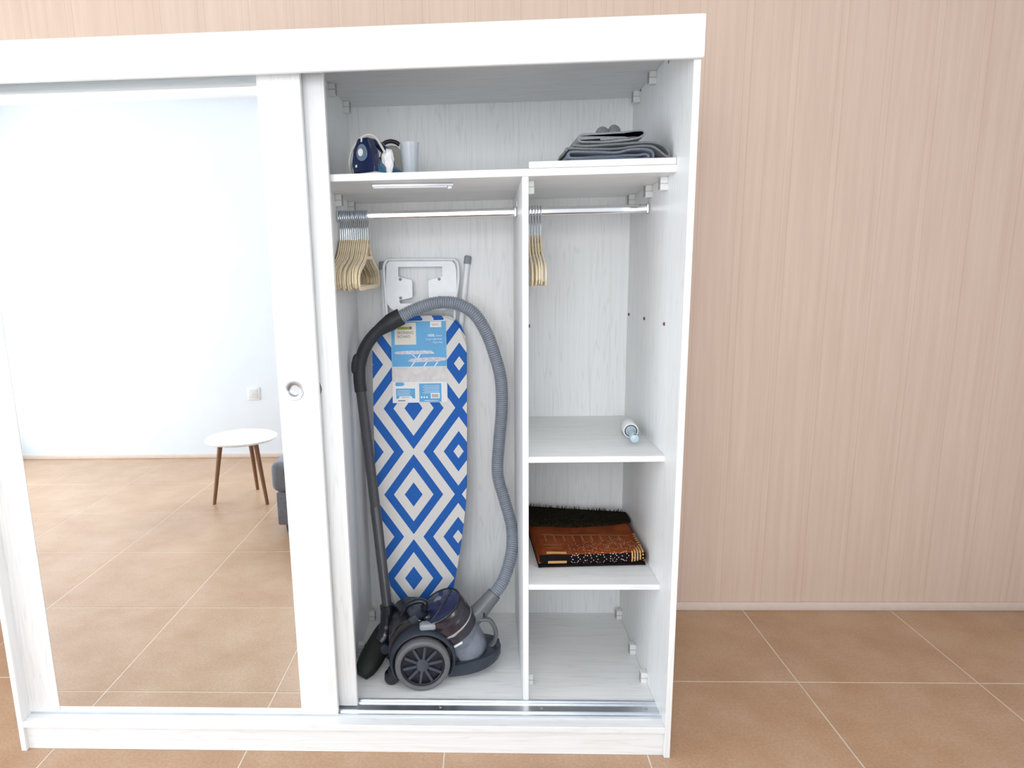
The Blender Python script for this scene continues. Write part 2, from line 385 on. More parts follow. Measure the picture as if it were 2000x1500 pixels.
# door track of three ribs with screws
b = BM(); box(b, WL+T, -T, .040, .117, ZB, ZB+.0022)
for y, h in ((.0415, .008), (.0615, .008), (.0655, .004), (.102, .006), (.1155, .008)): box(b, WL+T, -T, y-.0012, y+.0012, ZB, ZB+h)
tr = part('door_track', b, 'alu')
for x in (-1.5, -.675, -.367, -.052):
    obj('screw', lathe(BM(), [(0, 0), (.0042, 0), (.0036, .0012), (0, .0009)], Matrix.Translation((x, .083, ZB+.0022)), 12), 'cap_grey', tr)
part('top_track', bx(WL+T, -T, .032, .108, ZCI-.012, ZCI, .001, 1), 'alu')
# doors
def door(xr, y0, wd, hx=.0675):
    z0, z1 = ZB+.0095, ZCI-.014; y1 = y0+.018
    d = part('door', bx(xr-wd+.1095, xr-.1095, y0+.006, y1, z0, z1), 'wood_v')
    # leading stile with a round opening for the recessed pull
    b = BM(); ed = []; zc = 1.0975; rr = .0172
    for loop in ([(xr-.110, z0-.001), (xr, z0-.001), (xr, z1), (xr-.110, z1)], [(xr-hx+rr*math.cos(2*PI*k/32), zc+rr*math.sin(2*PI*k/32)) for k in range(32)]):
        vs = [b.verts.new(Vector((x, y0, z))) for x, z in loop]; ed += [b.edges.new((vs[i], vs[(i+1) % len(vs)])) for i in range(len(vs))]
    bmesh.ops.triangle_fill(b, edges=ed, use_beauty=True)
    ex = bmesh.ops.extrude_face_region(b, geom=list(b.faces))
    for v in ex['geom']:
        if isinstance(v, bmesh.types.BMVert): v.co.y = y1-.001
    obj('stile', b, 'wood_v', d)
    obj('stile', bx(xr-wd, xr-wd+.110, y0, y1-.001, z0-.001, z1, .0015, 2), 'wood_v', d)
    for a, c in ((z0-.001, z0+.006), (z1-.006, z1)): obj('rail', bx(xr-wd+.110, xr-.110, y0, y1-.001, a, c, .001, 1), 'wood_h', d)
    obj('mirror', bx(xr-wd+.1105, xr-.1105, y0+.0016, y0+.0058, z0+.0065, z1-.0065, .0004, 1), 'mirror', d)
    m = axis_mat((xr-hx, y0, zc), (0, -1, 0)); pu = BM()
    lathe(pu, [(.0268, 0), (.0275, .0008), (.0265, .0016), (.0185, .0014), (.0168, .0006), (.0160, -.0010), (.0156, -.0125), (.0140, -.0140), (0, -.0142)], m, 48)
    obj('pull_handle', pu, 'steel', d)
    return d
plain('steel_dark', (.40, .39, .38), .35, 1)
d1 = door(-.981, .038, .972); d2 = door(-.930, .080, .972, .0772)
# corner connector blocks
def bracket_mesh(name, front):
    b = BM(); box(b, 0, .021, -.012, .012, -.036, 0, .002, 1); box(b, .0, .009, -.0128, -.0115, -.0355, -.021)
    finish(b); me = bpy.data.meshes.new(name); b.to_mesh(me); b.free(); me.materials.append(MAT[front]); return me
bme = bracket_mesh('bracket', 'bracket_white')
bce = BM(); box(bce, .001, .0212, -.0127, -.0118, -.0188, -.0175); box(bce, .0208, .0214, -.011, .011, -.034, -.002); finish(bce); bcm = bpy.data.meshes.new('bracket_cap'); bce.to_mesh(bcm); bce.free(); bcm.materials.append(MAT['bracket_grey'])
def bracket(x, y, z, sx, sz):
    o = place('bracket', bme, (x, y, z), W); o.scale = (sx, 1, sz)
    c = bpy.data.objects.new('bracket_slot', bcm); C.objects.link(c); c.parent = o
for y in (.375, .587): bracket(XI, y, ZCI, -1, 1); bracket(XLP, y+.01, ZCI, 1, 1)
for y in (.205, .378, .612): bracket(XI, y, ZS, -1, 1)
for y in (.395, .602): bracket(XLP, y, ZS, 1, 1)
bracket(XD, .205, ZS, 1, 1)
for y in (.632, .394, .228): bracket(XI, y, ZB, -1, -1)
for y in (.620, .392): bracket(XLP, y, ZB, 1, -1)
bracket(XD, .215, ZB, 1, -1)
# shelf-pin caps and spare holes
def peg(x, y, z, d, n='shelf_peg', m='peg', r=.0052, h=.004): part(n, lathe(BM(), [(0, h), (r*.7, h), (r, h*.6), (r, 0)], axis_mat((x, y, z), (d, 0, 0)), 14), m)
for y in (.6426, .4136, .174): peg(XI, y, 1.2515, -1)
peg(XD, .151, 1.2545, 1, h=.006)
for y, z in ((.2343, 1.9547), (.565, 1.9667), (.243, .128), (.652, .122)): peg(XI, y, z, -1, 'screw_hole', 'hole', .0042, .0006)
# hanging rods with end cups
def rod(x0, x1, n):
    b = BM(); seg = 20
    loft(b, [[(x, .40+.0085*math.copysign(abs(math.cos(2*PI*k/seg))**.35, math.cos(2*PI*k/seg)), 1.587+.0125*math.copysign(abs(math.sin(2*PI*k/seg))**.8, math.sin(2*PI*k/seg))) for k in range(seg)] for x in (x0, x1)])
    r = part('hanging_rod', b, 'chrome')
    for x, s in ((x0, 1), (x1, -1)):
        c = BM(); box(c, min(x, x+s*.010), max(x, x+s*.010), .388, .412, 1.571, 1.603, .003, 2); box(c, min(x, x+s*.003), max(x, x+s*.003), .394, .406, 1.600, 1.618, .001, 1)
        obj('rod_cup', c, 'steel', r)
rod(XLP, XD-T, 1); rod(XD, XI, 2)

# loose board lying on the right half of the top shelf
tag(obj('loose_shelf_board', bx(XD+.001, XI-.001, .1140, D-.01, ZST+.0008, ZST+.0178, .0012, 1), 'wood_h', None, (-.21, .39, ZST)), 'spare white shelf board lying flat on the right half of the top shelf', 'shelf board')
ZT2 = ZST+.0178
# light bar under the shelf
lb = thing('shelf_light_bar', 'slim white light bar fixed under the top shelf above the left rod', 'light', (-.72, .19, ZS))
lm = Matrix.Translation((-.72, .189, ZS)) @ Matrix.Rotation(math.radians(5), 4, 'Z')
obj('housing', bx(-.112, .112, -.011, .011, -.010, 0, .002, 2, lm), 'alu', lb)
obj('diffuser', bx(-.110, .096, -.009, .009, -.0125, -.0095, .001, 1, lm), 'led_white', lb)
obj('sensor', lathe(BM(), [(.0065, 0), (.0065, .004), (.005, .0065), (0, .0075)], lm @ Matrix.Translation((.103, 0, -.0095)) @ Matrix.Rotation(PI, 4, 'X'), 16), 'led_white', lb)

# ------------------------------------------------------------------ hangers
def hanger(name, label, group, x, yaw=0, dy=0):
    t = thing(name, label, 'hanger', (x, .40+dy, 1.5142), group)
    return t
def hanger_meshes():
    # local: plane YZ; build with mat mapping (px,py)->(0,y,z)
    m = Matrix(((0, 0, 1, 0), (1, 0, 0, 0), (0, 1, 0, 0), (0, 0, 0, 1)))
    right = smooth([(0, -.004, 0), (.012, -.014, 0), (.032, -.036, 0), (.062, -.060, 0), (.105, -.076, 0), (.150, -.090, 0), (.175, -.105, 0), (.183, -.124, 0), (.178, -.140, 0), (.160, -.1455, 0), (.08, -.1455, 0), (0, -.1455, 0)], 4)
    out = [(p.x, p.y) for p in right]; loop = [(-x, y) for x, y in out][::-1] + out[1:]
    # closed loop starting at bottom centre
    b = BM(); ribbon(b, loop, m, .0115, .0048); ribbon(b, [(-.008, -.147), (.008, -.147)], m, .011, .0046)
    box(b, -.0024, .0024, -.010, .010, -.022, 0, .001, 1)
    ribbon(b, [(-.044, -.055), (.044, -.055)], m, .010, .0046)
    finish(b, 50); me = bpy.data.meshes.new('hanger_body'); b.to_mesh(me); b.free(); me.materials.append(MAT['velvet'])
    hk = [(0, 0, -.004), (0, 0, .030), (0, .002, .040), (0, .0125, .050), (0, .0180, .067), (0, .0145, .083), (0, .0, .0895), (0, -.0145, .083), (0, -.0180, .067), (0, -.0160, .057)]
    b = BM(); tube(b, smooth(hk, 4), .00165, 7); finish(b); m2 = bpy.data.meshes.new('hook'); b.to_mesh(m2); b.free(); m2.materials.append(MAT['wire'])
    return me, m2
HB, HK = hanger_meshes()
def put_hanger(x, label, group, yaw=0, dy=0, roll=0):
    t = hanger('clothes_hanger', label, group, x, yaw, dy); t.rotation_euler = (roll, 0, yaw)
    for n, me in (('hanger_body', HB), ('hook', HK)):
        o = bpy.data.objects.new(n, me); C.objects.link(o); o.parent = t
for k in range(14):
    x = -.9735+k*.00665
    last = k == 13
    put_hanger(x, 'beige velvet hanger at the front of the left bunch, its whole outline showing' if last else 'beige velvet hanger packed in the left bunch on the rod by the sliding doors',
               None if last else 'hangers packed on the left rod', yaw=math.radians(random.uniform(-.6, .6)), roll=math.radians(random.uniform(-1.5, 1.5)))
for k in range(5):
    x = -.3835+k*.0088
    last = k == 4
    put_hanger(x, 'rightmost beige hanger of the small bunch on the right rod' if last else 'beige hanger in the small bunch beside the divider on the right rod',
               None if last else 'hangers on the right rod', yaw=math.radians(random.uniform(-.7, .7)), roll=math.radians(random.uniform(-2, 2)))

# ------------------------------------------------------------------ ironing board
TIL = math.atan(.08)
ib = thing('ironing_board', 'folded ironing board with blue and white diamond cover leaning on the back panel', 'ironing board', (-.754, .50, ZB))
def bmat(dy=0): return Matrix.Translation((-.754, .50, ZB)) @ Matrix.Rotation(-TIL, 4, 'X') @ Matrix.Translation((0, dy, 0))
hw = [(.0, .0), (.004, .02), (.018, .045), (.05, .068), (.09, .088), (.15, .108), (.22, .122), (.30, .136), (.39, .149), (.485, .160), (.56, .1645), (.65, .1655), (.8, .166), (1.02, .166), (1.06, .1655), (1.10, .160), (1.132, .147), (1.155, .127), (1.166, .104), (1.168, .07), (1.169, .0)]
outl = [(h, t_) for t_, h in hw] + [(-h, t_) for t_, h in hw[::-1][1:-1]]
# cover: outline in local X / Z, thickness along +Y
m = bmat() @ Matrix(((1, 0, 0, 0), (0, 0, 1, 0), (0, 1, 0, 0), (0, 0, 0, 1)))
shear = Matrix.Identity(4); shear[0][1] = .012; shear[0][3] = -.013
b = prism(BM(), outl, m @ shear, .026, .008, 3)
cov = obj('cover', b, 'diamond_cover', ib)
bpy.context.view_layer.update()
cov.data.transform((Matrix.Translation((-.754, .50, ZB)) @ Matrix.Rotation(-TIL, 4, 'X')).inverted() @ Matrix.Translation((-.754, .50, ZB))); cov.rotation_euler = (-TIL, 0, 0)
# board frame: tube legs folded behind, iron rest above
BMt = bmat()
def L3(x, y, z): return BMt @ Vector((x, y, z))
for s, top, cap in ((1, (.1725, .055, 1.365), 1), (-1, (-.131, .060, 1.352), 1)):
    # two legs folded along the board, splaying out past its wide end
    foot = L3(*top); base = L3(.10*s - .02, .05, .62)
    lg = obj('leg', tube(BM(), [base, base+(foot-base)*.5, foot], .0098, 14), 'white_metal', ib)
    d = (foot-base).normalized(); obj('foot_cap', lathe(BM(), [(.0118, 0), (.0125, .004), (.0125, .024), (.010, .029), (0, .030)], axis_mat(foot-d*.018, d), 16), 'cap_grey', lg)
b = BM(); tube(b, smooth([L3(-.114, .032, .95), L3(-.116, .032, 1.18), L3(-.121, .032, 1.30), L3(-.121, .032, 1.345), L3(-.110, .032, 1.362), L3(-.09, .032, 1.366), L3(.11, .032, 1.362), L3(.130, .032, 1.356), L3(.139, .032, 1.338), L3(.138, .032, 1.28), L3(.124, .032, 1.18), L3(.12, .032, .95)], 5), .0052, 10)
obj('iron_rest_frame', b, 'white_metal', ib)
# pressed iron-rest plate with an H-shaped cut-out: left half, right half, top and bottom strips welded in one plate
plate = BM()
def poly(bm, pts, th=.004):
    mm = bmat(.026) @ Matrix(((1, 0, 0, 0), (0, 0, 1, 0), (0, 1, 0, 0), (0, 0, 0, 1)))
    prism(bm, pts, mm, th, .0008, 1)
out_o = [(-.112, 1.350), (-.100, 1.360), (.118, 1.356), (.128, 1.346), (.133, 1.325), (.133, 1.25), (.128, 1.215), (.112, 1.196), (.09, 1.188), (-.085, 1.188), (-.10, 1.196), (-.112, 1.212), (-.1165, 1.25)]
hole = [(-.0705, 1.340), (.0835, 1.338), (.0835, 1.304), (.0365, 1.292), (.0345, 1.285), (.0345, 1.238), (.037, 1.232), (.0835, 1.222), (.080, 1.213), (-.066, 1.213), (-.070, 1.224), (-.025, 1.233), (-.0225, 1.240), (-.0225, 1.288), (-.025, 1.294), (-.0705, 1.306)]
mm = bmat(.026) @ Matrix(((1, 0, 0, 0), (0, 0, 1, 0), (0, 1, 0, 0), (0, 0, 0, 1)))
ed = []
for loop in (out_o, hole):
    vs = [plate.verts.new(Vector((x, y, 0))) for x, y in loop]
    ed += [plate.edges.new((vs[i], vs[(i+1) % len(vs)])) for i in range(len(vs))]
r = bmesh.ops.triangle_fill(plate, edges=ed, use_beauty=True, use_dissolve=False)
ex = bmesh.ops.extrude_face_region(plate, geom=list(plate.faces))
for v in ex['geom']:
    if isinstance(v, bmesh.types.BMVert): v.co.z += .005
for v in plate.verts: v.co = mm @ v.co
pl = obj('iron_rest_plate', plate, 'white_metal', ib)
for x, z in ((-.064, 1.297), (.0725, 1.295), (-.0645, 1.232), (.0725, 1.231)):
    obj('rivet', lathe(BM(), [(0, .0016), (.004, .0014), (.0058, 0)], axis_mat(L3(x, .0262, z), L3(0, -1, 0)-L3(0, 0, 0)), 14), 'cap_grey', pl)
# printed card tucked on the cover
cm = bmat(-.0022) @ Matrix(((1, 0, 0, -.0975), (0, 0, -1, 0), (0, 1, 0, .864), (0, 0, 0, 1)))   # local x right, y up, z toward viewer
card = obj('label_card', prism(BM(), [(-.001, 0), (.193, .002), (.1925, .289), (.0, .286)], cm, .0016), 'card_white', ib)
tag(card, 'printed blue and white cardboard label reading IRONING BOARD')
lay = [0.0018]
def pr(name, x0, x1, y0, y1, mat, z=None, rad=0):
    zz = z if z is not None else .0018
    obj(name, prism(BM(), [(x0, y0), (x1, y0), (x1, y1), (x0, y1)], cm @ Matrix.Translation((0, 0, zz)), .0002), mat, card)
def tx(s, x, y, size, mat, align='LEFT', bold=0): obj_me('lettering', text_me(s, size, cm @ Matrix.Translation((x, y, .0027)), align, bold=bold), mat, card)
pr('blue_panel', .0005, .192, .128, .2855, 'card_cyan'); pr('plank_picture', .001, .191, .074, .1265, 'card_plank')
pr('cream_panel', .012, .087, .205, .281, 'card_cream', .0020)
pr('green_bar', .022, .062, .258, .267, 'ink_green', .0022); pr('grey_square', .063, .073, .258, .268, 'ink_grey', .0022)
tx('IRONING', .022, .242, .0135, 'ink_grey'); tx('BOARD', .022, .2285, .0135, 'ink_grey')
pr('fine_line', .022, .07, .220, .222, 'rug_dot', .0022)
pr('white_tag', .137, .176, .264, .284, 'card_white', .0020); tx('spice', .143, .2705, .011, 'ink_orange')
tx('100%', .152, .232, .012, 'ink_white', 'RIGHT', .0002); tx('Cotton', .178, .2325, .0075, 'ink_white', 'RIGHT'); tx('Cover with 4mm', .178, .2205, .0082, 'ink_white', 'RIGHT'); tx('Foam Pad', .178, .209, .0082, 'ink_white', 'RIGHT')
def prp(name, pts, mat, z=.0021): obj(name, prism(BM(), pts, cm @ Matrix.Translation((0, 0, z)), .0002), mat, card)
prp('board_picture', [(.008, .176), (.016, .181), (.05, .1835), (.115, .184), (.140, .183), (.152, .172), (.118, .172), (.05, .171), (.018, .172)], 'ink_pale')
for x0, x1 in ((.070, .084), (.098, .112)): prp('picture_leg', [(x0, .171), (x0+.004, .171), (x1+(.004 if x0 < .08 else -.018), .158), (x1+(0 if x0 < .08 else -.022), .158)], 'ink_white')
prp('board_picture', [(.055, .147), (.066, .155), (.10, .159), (.165, .160), (.191, .158), (.191, .149), (.165, .145), (.08, .143)], 'ink_pale', .0022)
for x in (.076, .12, .158): prp('picture_leg', [(x, .143), (x+.005, .143), (x-.006, .1285), (x-.010, .1285)], 'ink_white')
# lower leaflets on the card
pr('leaflet', .004, .088, .004, .060, 'card_white', .0020); prp('pill_badge', [(.012, .060), (.034, .060), (.040, .063), (.042, .0665), (.040, .070), (.034, .073), (.012, .073), (.010, .0665)], 'card_cyan', .0023)
prp('blue_panel', [(.012, .015), (.020, .015), (.024, .024), (.066, .024), (.070, .016), (.079, .016), (.079, .051), (.012, .051)], 'card_cyan', .0023)
for k in range(4): pr('text_line', .016, .064-.004*(k % 2), .0275+k*.0055, .0287+k*.0055, 'ink_white', .0026)
pr('text_line', .03, .058, .0185, .0197, 'ink_grey', .0026); pr('text_line', .018, .044, .0065, .0095, 'ink_navy', .0026)
pr('blue_panel', .094, .172, .003, .068, 'card_cyan', .0020)
for k in range(6): pr('text_line', .106+.006*(k % 2), .166, .034+k*.0052, .0351+k*.0052, 'ink_white', .0023)
pr('white_tag', .134, .166, .015, .034, 'card_white', .0023)
for k in range(11): pr('barcode_bar', .139+k*.0021, .1398+k*.0021+(.0006 if k % 3 == 0 else 0), .0185, .0305, 'ink_grey', .0026)
for k in range(3): pr('care_symbol', .099+k*.0095, .104+k*.0095, .0165, .0225, 'ink_white', .0023)
pr('text_line', .112, .16, .007, .0085, 'ink_white', .0023)

# ------------------------------------------------------------------ vacuum cleaner
VO = Vector((-.752, .295, ZB)); VA = math.radians(8)
vc = thing('vacuum_cleaner', 'dark navy and grey bagless vacuum cleaner with hose and wand on the wardrobe floor', 'vacuum cleaner', VO)
VM = Matrix.Translation(VO) @ Matrix.Rotation(VA, 4, 'Z')
def V3(u, v, w_): return VM @ Vector((u, v, w_))
vp = lambda n, bm, m, p=None, ang=35: obj(n, bm, m, p or vc, None, ang)
SIDE = VM @ Matrix(((1, 0, 0, 0), (0, 0, -1, 0), (0, 1, 0, 0), (0, 0, 0, 1)))   # local x=u, y=w, z=-v (toward viewer)
def side(zoff): return SIDE @ Matrix.Translation((0, 0, zoff))
# housing
hs = smooth([(-.088, .030, 0), (-.104, .07, 0), (-.106, .125, 0), (-.096, .175, 0), (-.072, .208, 0), (-.035, .222, 0), (.0, .215, 0), (.035, .196, 0), (.070, .165, 0), (.100, .120, 0), (.122, .070, 0), (.130, .030, 0)], 2)
hp = [(p.x, p.y) for p in hs] + [(.10, .016), (-.06, .016)]
housing = vp('housing', prism(BM(), hp, side(-.088), .168, .007, 2), 'vac_dark', None, 40)
# wheel arches
for sgn, nm in ((1, 0), (-1, 1)):
    b = BM(); n = 26; rings = []
    for k in range(n+1):
        a = math.radians(-28 + 236*k/n); c, s = math.cos(a), math.sin(a)
        rr = []
        for rad, z in ((.094, .0), (.094, .114), (.098, .118), (.104, .112), (.108, .085), (.106, 0)):
            rr.append((sgn, rad*c+.002, max(.012, .090+rad*s), z))
        rings.append([side(0) @ Vector((u, w_, sg*z)) for sg, u, w_, z in rr])
    loft(b, rings); vp('wheel_arch', b, 'vac_slate', None, 50)
def wheel(zc, sgn):
    m = side(zc) @ Matrix.Translation((0, .088, 0))
    if sgn < 0: m = m @ Matrix.Rotation(PI, 4, 'Y')
    ty = vp('wheel', lathe(BM(), [(.073, -.020), (.086, -.019), (.088, -.012), (.088, .006), (.085, .013), (.078, .016), (.0715, .014), (.069, .008), (.069, -.02)], m, 56), 'tyre')
    b = BM(); lathe(b, [(.070, -.010), (.0695, .010), (.066, .0115), (.0635, .009), (.063, .000), (0, .000)], m, 48); vp('rim', b, 'vac_rim', ty)
    for k in range(10):
        a = 2*PI*k/10 + .16
        b = bx(.016, .065, -.0045, .0045, .0, .0085, .002, 2, m @ Matrix.Rotation(a, 4, 'Z')); vp('spoke', b, 'vac_spoke', ty)
    vp('hub', lathe(BM(), [(.021, 0), (.021, .009), (.018, .0125), (.010, .0135), (0, .0135)], m, 24), 'vac_spoke', ty)
wheel(.118, 1); wheel(-.118, -1)
# rear castors
for v_ in (-.072, .072):
    c = vp('castor', lathe(BM(), [(0, -.018), (.019, -.018), (.0235, -.012), (.0235, .012), (.019, .018), (0, .018)], axis_mat(V3(-.100, v_, .0240), V3(0, 1, 0)-V3(0, 0, 0)), 24), 'vac_dark')
    vp('castor_arm', bx(-.112, -.065, v_-.022, v_+.022, .024, .052, .008, 2, VM), 'vac_dark', c)
# nose tray, boat-shaped
b = BM(); rings = []
for k in range(13):
    t_ = k/12; u = .085 + .183*t_; hwv = .098*math.sqrt(max(0, 1-(t_*.985)**2.6)); zb = .012 + .030*t_**3; zt = .060 + .018*t_
    ring = []
    for (yy, zz) in ((-1, .55), (-.98, .95), (-.9, 1), (-.55, .93), (0, .90), (.55, .93), (.9, 1), (.98, .95), (1, .55), (.92, .12), (.75, 0), (-.75, 0), (-.92, .12)):
        ring.append(V3(u, yy*hwv, zb+(zt-zb)*zz))
    rings.append(ring)
vp('nose_tray', loft(b, rings), 'vac_slate', None, 45)
# pedal button
pb = vp('pedal_button', bx(-.026, .026, -.019, .019, 0, .021, .007, 3, VM @ Matrix.Translation((.021, -.088, .193)) @ Matrix.Rotation(math.radians(-6), 4, 'X')), 'button_grey')
vp('pedal_base', bx(-.001, .043, -.098, -.055, .170, .197, .004, 2, VM), 'vac_slate', pb)
# canister on its tilted axis
ct = V3(.046, -.030, .266); cb = V3(.162, -.004, .052); ax = (ct-cb).normalized(); CL = (ct-cb).length
CMx = axis_mat(cb, ax, V3(0, 1, 0)-V3(0, 0, 0)) @ Matrix.Diagonal((1.07, 1.07, 1, 1))
can = vp('dust_bin', lathe(BM(), [(.0, 0), (.050, .0), (.064, .004), (.0690, .012), (.0735, .105), (.0735, .118)], CMx, 48), 'bin_plastic')
vp('filter_core', lathe(BM(), [(0, .05), (.026, .05), (.030, .056), (.034, .110), (0, .112)], CMx, 32), 'button_grey', can)
b = BM(); lathe(b, [(0, .004), (.048, .004), (.062, .010), (.0665, .028), (.0655, .050), (.052, .058), (.036, .052), (.02, .046), (0, .044)], CMx, 40)
for v in b.verts: v.co += ax*(noise.noise(v.co*40)*.010)
vp('collected_dust', b, 'dust', can)
cap = vp('canister_head', lathe(BM(), [(.072, .106), (.0775, .108), (.0785, .118), (.0785, .138), (.0765, .141), (.0765, .145), (.0795, .148), (.0795, .172), (.0775, .176), (.0775, .180), (.079, .183), (.0785, .198), (.075, .207)], CMx, 56), 'vac_purple')
vp('silver_band', lathe(BM(), [(.0768, .141), (.0802, .1425), (.0802, .1475), (.0768, .149)], CMx, 56), 'alu', cap)
lid = vp('lid', lathe(BM(), [(.0755, .203), (.0735, .210), (.067, .214), (.055, .2165), (.030, .221), (0, .223)], CMx, 56), 'vac_navy', cap)
vp('lid_rim', lathe(BM(), [(.0745, .207), (.0765, .211), (.0735, .2145), (.069, .2135)], CMx, 56), 'vac_dark', cap)
# ridge bar and knob on the lid
def LD(x, y, z): return CMx @ Vector((x, y, z))
e1 = V3(0, -1, 0)-V3(0, 0, 0)
d_ = (e1 - ax*e1.dot(ax)).normalized(); e2 = ax.cross(d_)          # d_: toward viewer in lid plane, e2: sideways
def on_lid(a, c, h=.218): return cb + ax*h + d_*a + e2*c
sgn = 1 if e2.x > 0 else -1
vp('lid_ridge', tube(BM(), smooth([on_lid(.058, -.035*sgn, .2135), on_lid(.02, .02*sgn, .221), on_lid(-.035, .055*sgn, .2135)], 6), .004, 8), 'vac_dark', cap)
vp('lid_badge', prism(BM(), [(.014*math.cos(a), .014*math.sin(a)) for a in [2*PI*k/24 for k in range(24)]], axis_mat(on_lid(-.022, .005*sgn, .2195), ax), .0025, .0006, 1), 'lid_dot', cap)
vp('lid_knob', lathe(BM(), [(.017, 0), (.017, .010), (.013, .016), (0, .018)], axis_mat(on_lid(.028, -.045*sgn, .209), ax), 24), 'vac_dark', cap)
# carry handle at the back of the canister
vp('carry_handle', tube(BM(), smooth([V3(-.060, -.02, .205), V3(-.040, -.025, .245), V3(-.005, -.03, .262), V3(.018, -.034, .255), V3(.012, -.036, .225)], 6), .0085, 10, flat=(1.6, 1)), 'vac_dark')
vp('latch', bx(-.014, .014, -.006, .006, -.012, .012, .003, 2, Matrix.Translation(V3(-.022, -.075, .222)) @ Matrix.Rotation(VA, 4, 'Z') @ Matrix.Rotation(math.radians(-35), 4, 'Y')), 'vac_slate')
vp('clip', bx(-.016, .016, -.004, .004, -.007, .007, .003, 2, Matrix.Translation(cb + ax*.103 + d_*.078) @ axis_mat((0, 0, 0), d_, ax).to_3x3().to_4x4()), 'bracket_white', can)
# inlet elbow, collar
i0_ = V3(.150, .004, .150); i1_ = V3(.206, .008, .196); i2_ = V3(.222, .010, .213); i3_ = V3(.247, .014, .240)
el = vp('inlet_elbow', tube(BM(), [V3(.135, .002, .135), i0_, V3(.186, .006, .178), i1_, i2_], [.030, .031, .031, .029, .0275], 24), 'vac_grey')
vp('hose_collar', tube(BM(), [i2_-(i3_-i2_)*.25, i2_, i3_, i3_+(i3_-i2_)*.25], [.0262, .0268, .0255, .0245], 24), 'vac_grey', el)
vp('release_button', bx(-.004, .004, -.004, .004, -.009, .009, .002, 2, Matrix.Translation(V3(.212, -.017, .190))), 'vac_dark', el)
vp('bin_handle', tube(BM(), smooth([V3(.196, -.012, .172), V3(.232, -.012, .166), V3(.252, -.012, .128), V3(.250, -.010, .092), V3(.236, -.006, .068), V3(.222, -.004, .055)], 6), [.0095]*31, 10, flat=(1.3, .75)), 'vac_grey', can)
# hose: corrugated sweep
H = [tuple(i3_), (-.4720, .372, .380), (-.4425, .42, .4578), (-.4395, .47, .5313), (-.4633, .5, .6241), (-.4855, .52, .7116), (-.4788, .53, .8295), (-.469, .53, .939), (-.472, .52, 1.0482), (-.4939, .51, 1.1376), (-.5191, .5, 1.2079), (-.5607, .49, 1.2739), (-.6193, .485, 1.3072), (-.6867, .48, 1.3104), (-.7548, .475, 1.2902), (-.8095, .47, 1.2646)]
dense = smooth(H, 60); acc = [0]
for p, q in zip(dense, dense[1:]): acc.append(acc[-1]+(q-p).length)
tot = acc[-1]; pitch = .0074; nr = int(tot/pitch); pts = []; rs = []; j = 0
for k in range(nr*4+1):
    s_ = tot*k/(nr*4)
    while j < len(acc)-2 and acc[j+1] < s_: j += 1
    f_ = (s_-acc[j])/max(1e-9, acc[j+1]-acc[j]); pts.append(dense[j].lerp(dense[j+1], f_)); rs.append((.0178, .0208, .0219, .0208)[k % 4])
vp('hose', tube(BM(), pts, rs, 16), 'hose_grey', None, 80)
# bent hand grip
G = [(-.800, .4705, 1.2695), (-.8095, .47, 1.2646), (-.8371, .468, 1.2501), (-.8838, .463, 1.2175), (-.9215, .458, 1.171), (-.9410, .453, 1.1171), (-.9450, .448, 1.0662), (-.941, .444, 1.0234)]
gp = smooth(G, 6); gr_ = [.0285 if i < 13 else max(.0205, .0285-.0016*(i-12)) for i in range(len(gp))]
gp_o = vp('hand_grip', tube(BM(), gp, [max(.0195, r) for r in gr_], 20), 'grip')
vp('air_slider', tube(BM(), smooth([(-.948, .443, 1.150), (-.9575, .440, 1.120), (-.960, .437, 1.085)], 5), [.004, .008, .0095, .010, .010, .010, .010, .010, .0095, .008, .004], 10), 'grip', gp_o)
# telescopic wand
w0, w1, w2 = Vector((-.941, .444, 1.0300)), Vector((-.901, .390, .6376)), Vector((-.8663, .340, .285))
vp('wand_upper', tube(BM(), [w0, w0.lerp(w1, .02), w0.lerp(w1, .03), w1], [.0185, .0185, .0172, .0168], 20), 'wand')
wl = vp('wand_lower', tube(BM(), [w1-(w2-w1)*.01, w1+(w2-w1)*.002, w2], [.0165, .0178, .0165], 20), 'wand')
dw = (w2-w1).normalized(); sd = Vector((0, -1, 0)); sd = (sd-dw*sd.dot(dw)).normalized()
vp('wand_rib', tube(BM(), [w1+sd*.0165+Vector((.004, 0, 0)), w2+sd*.016+Vector((.004, 0, 0))], .0022, 6), 'vac_grey', wl)
# floor head standing on its edge against the partition
fh = vp('floor_head', BM(), 'vac_green')
b = BM(); c0 = Vector((-.862, .375, .215)); c1 = Vector((-.938, .235, .122)); dd_ = (c1-c0)
fx = dd_.normalized(); fz = Vector((.35, -.25, .80)); fz = (fz-fx*fz.dot(fx)).normalized(); fy = fz.cross(fx)
FM = Matrix.Identity(4)
for i in range(3): FM[i][0] = fx[i]; FM[i][1] = fy[i]; FM[i][2] = fz[i]; FM[i][3] = (c0+dd_*.5)[i]
rings = []
for k in range(11):
    t_ = -1+2*k/10; sw = (1-abs(t_)**4*.45); rings.append([FM @ Vector((.105*t_, .040*sw*y, .022*sw*z + .006*(1-t_*t_))) for y, z in ((-1, -.6), (-1, .3), (-.8, .8), (-.35, 1), (.35, 1), (.8, .8), (1, .3), (1, -.6), (.85, -1), (-.85, -1))])
loft(b, rings); finish(b, 50); b.to_mesh(fh.data); b.free(); fh.data.transform(Matrix.Translation(-wloc(fh)))
vp('neck', tube(BM(), smooth([(-.8675, .342, .298), (-.866, .340, .285), (-.870, .335, .240), (-.876, .325, .205), (-.890, .312, .185)], 5), [.0225]*6+[.024]*5+[.026]*5+[.027]*5, 18), 'vac_dark', fh)
vp('neck_collar', tube(BM(), [(-.8685, .3435, .305), (-.8668, .341, .287)], [.0245, .0245], 20), 'vac_dark', fh)
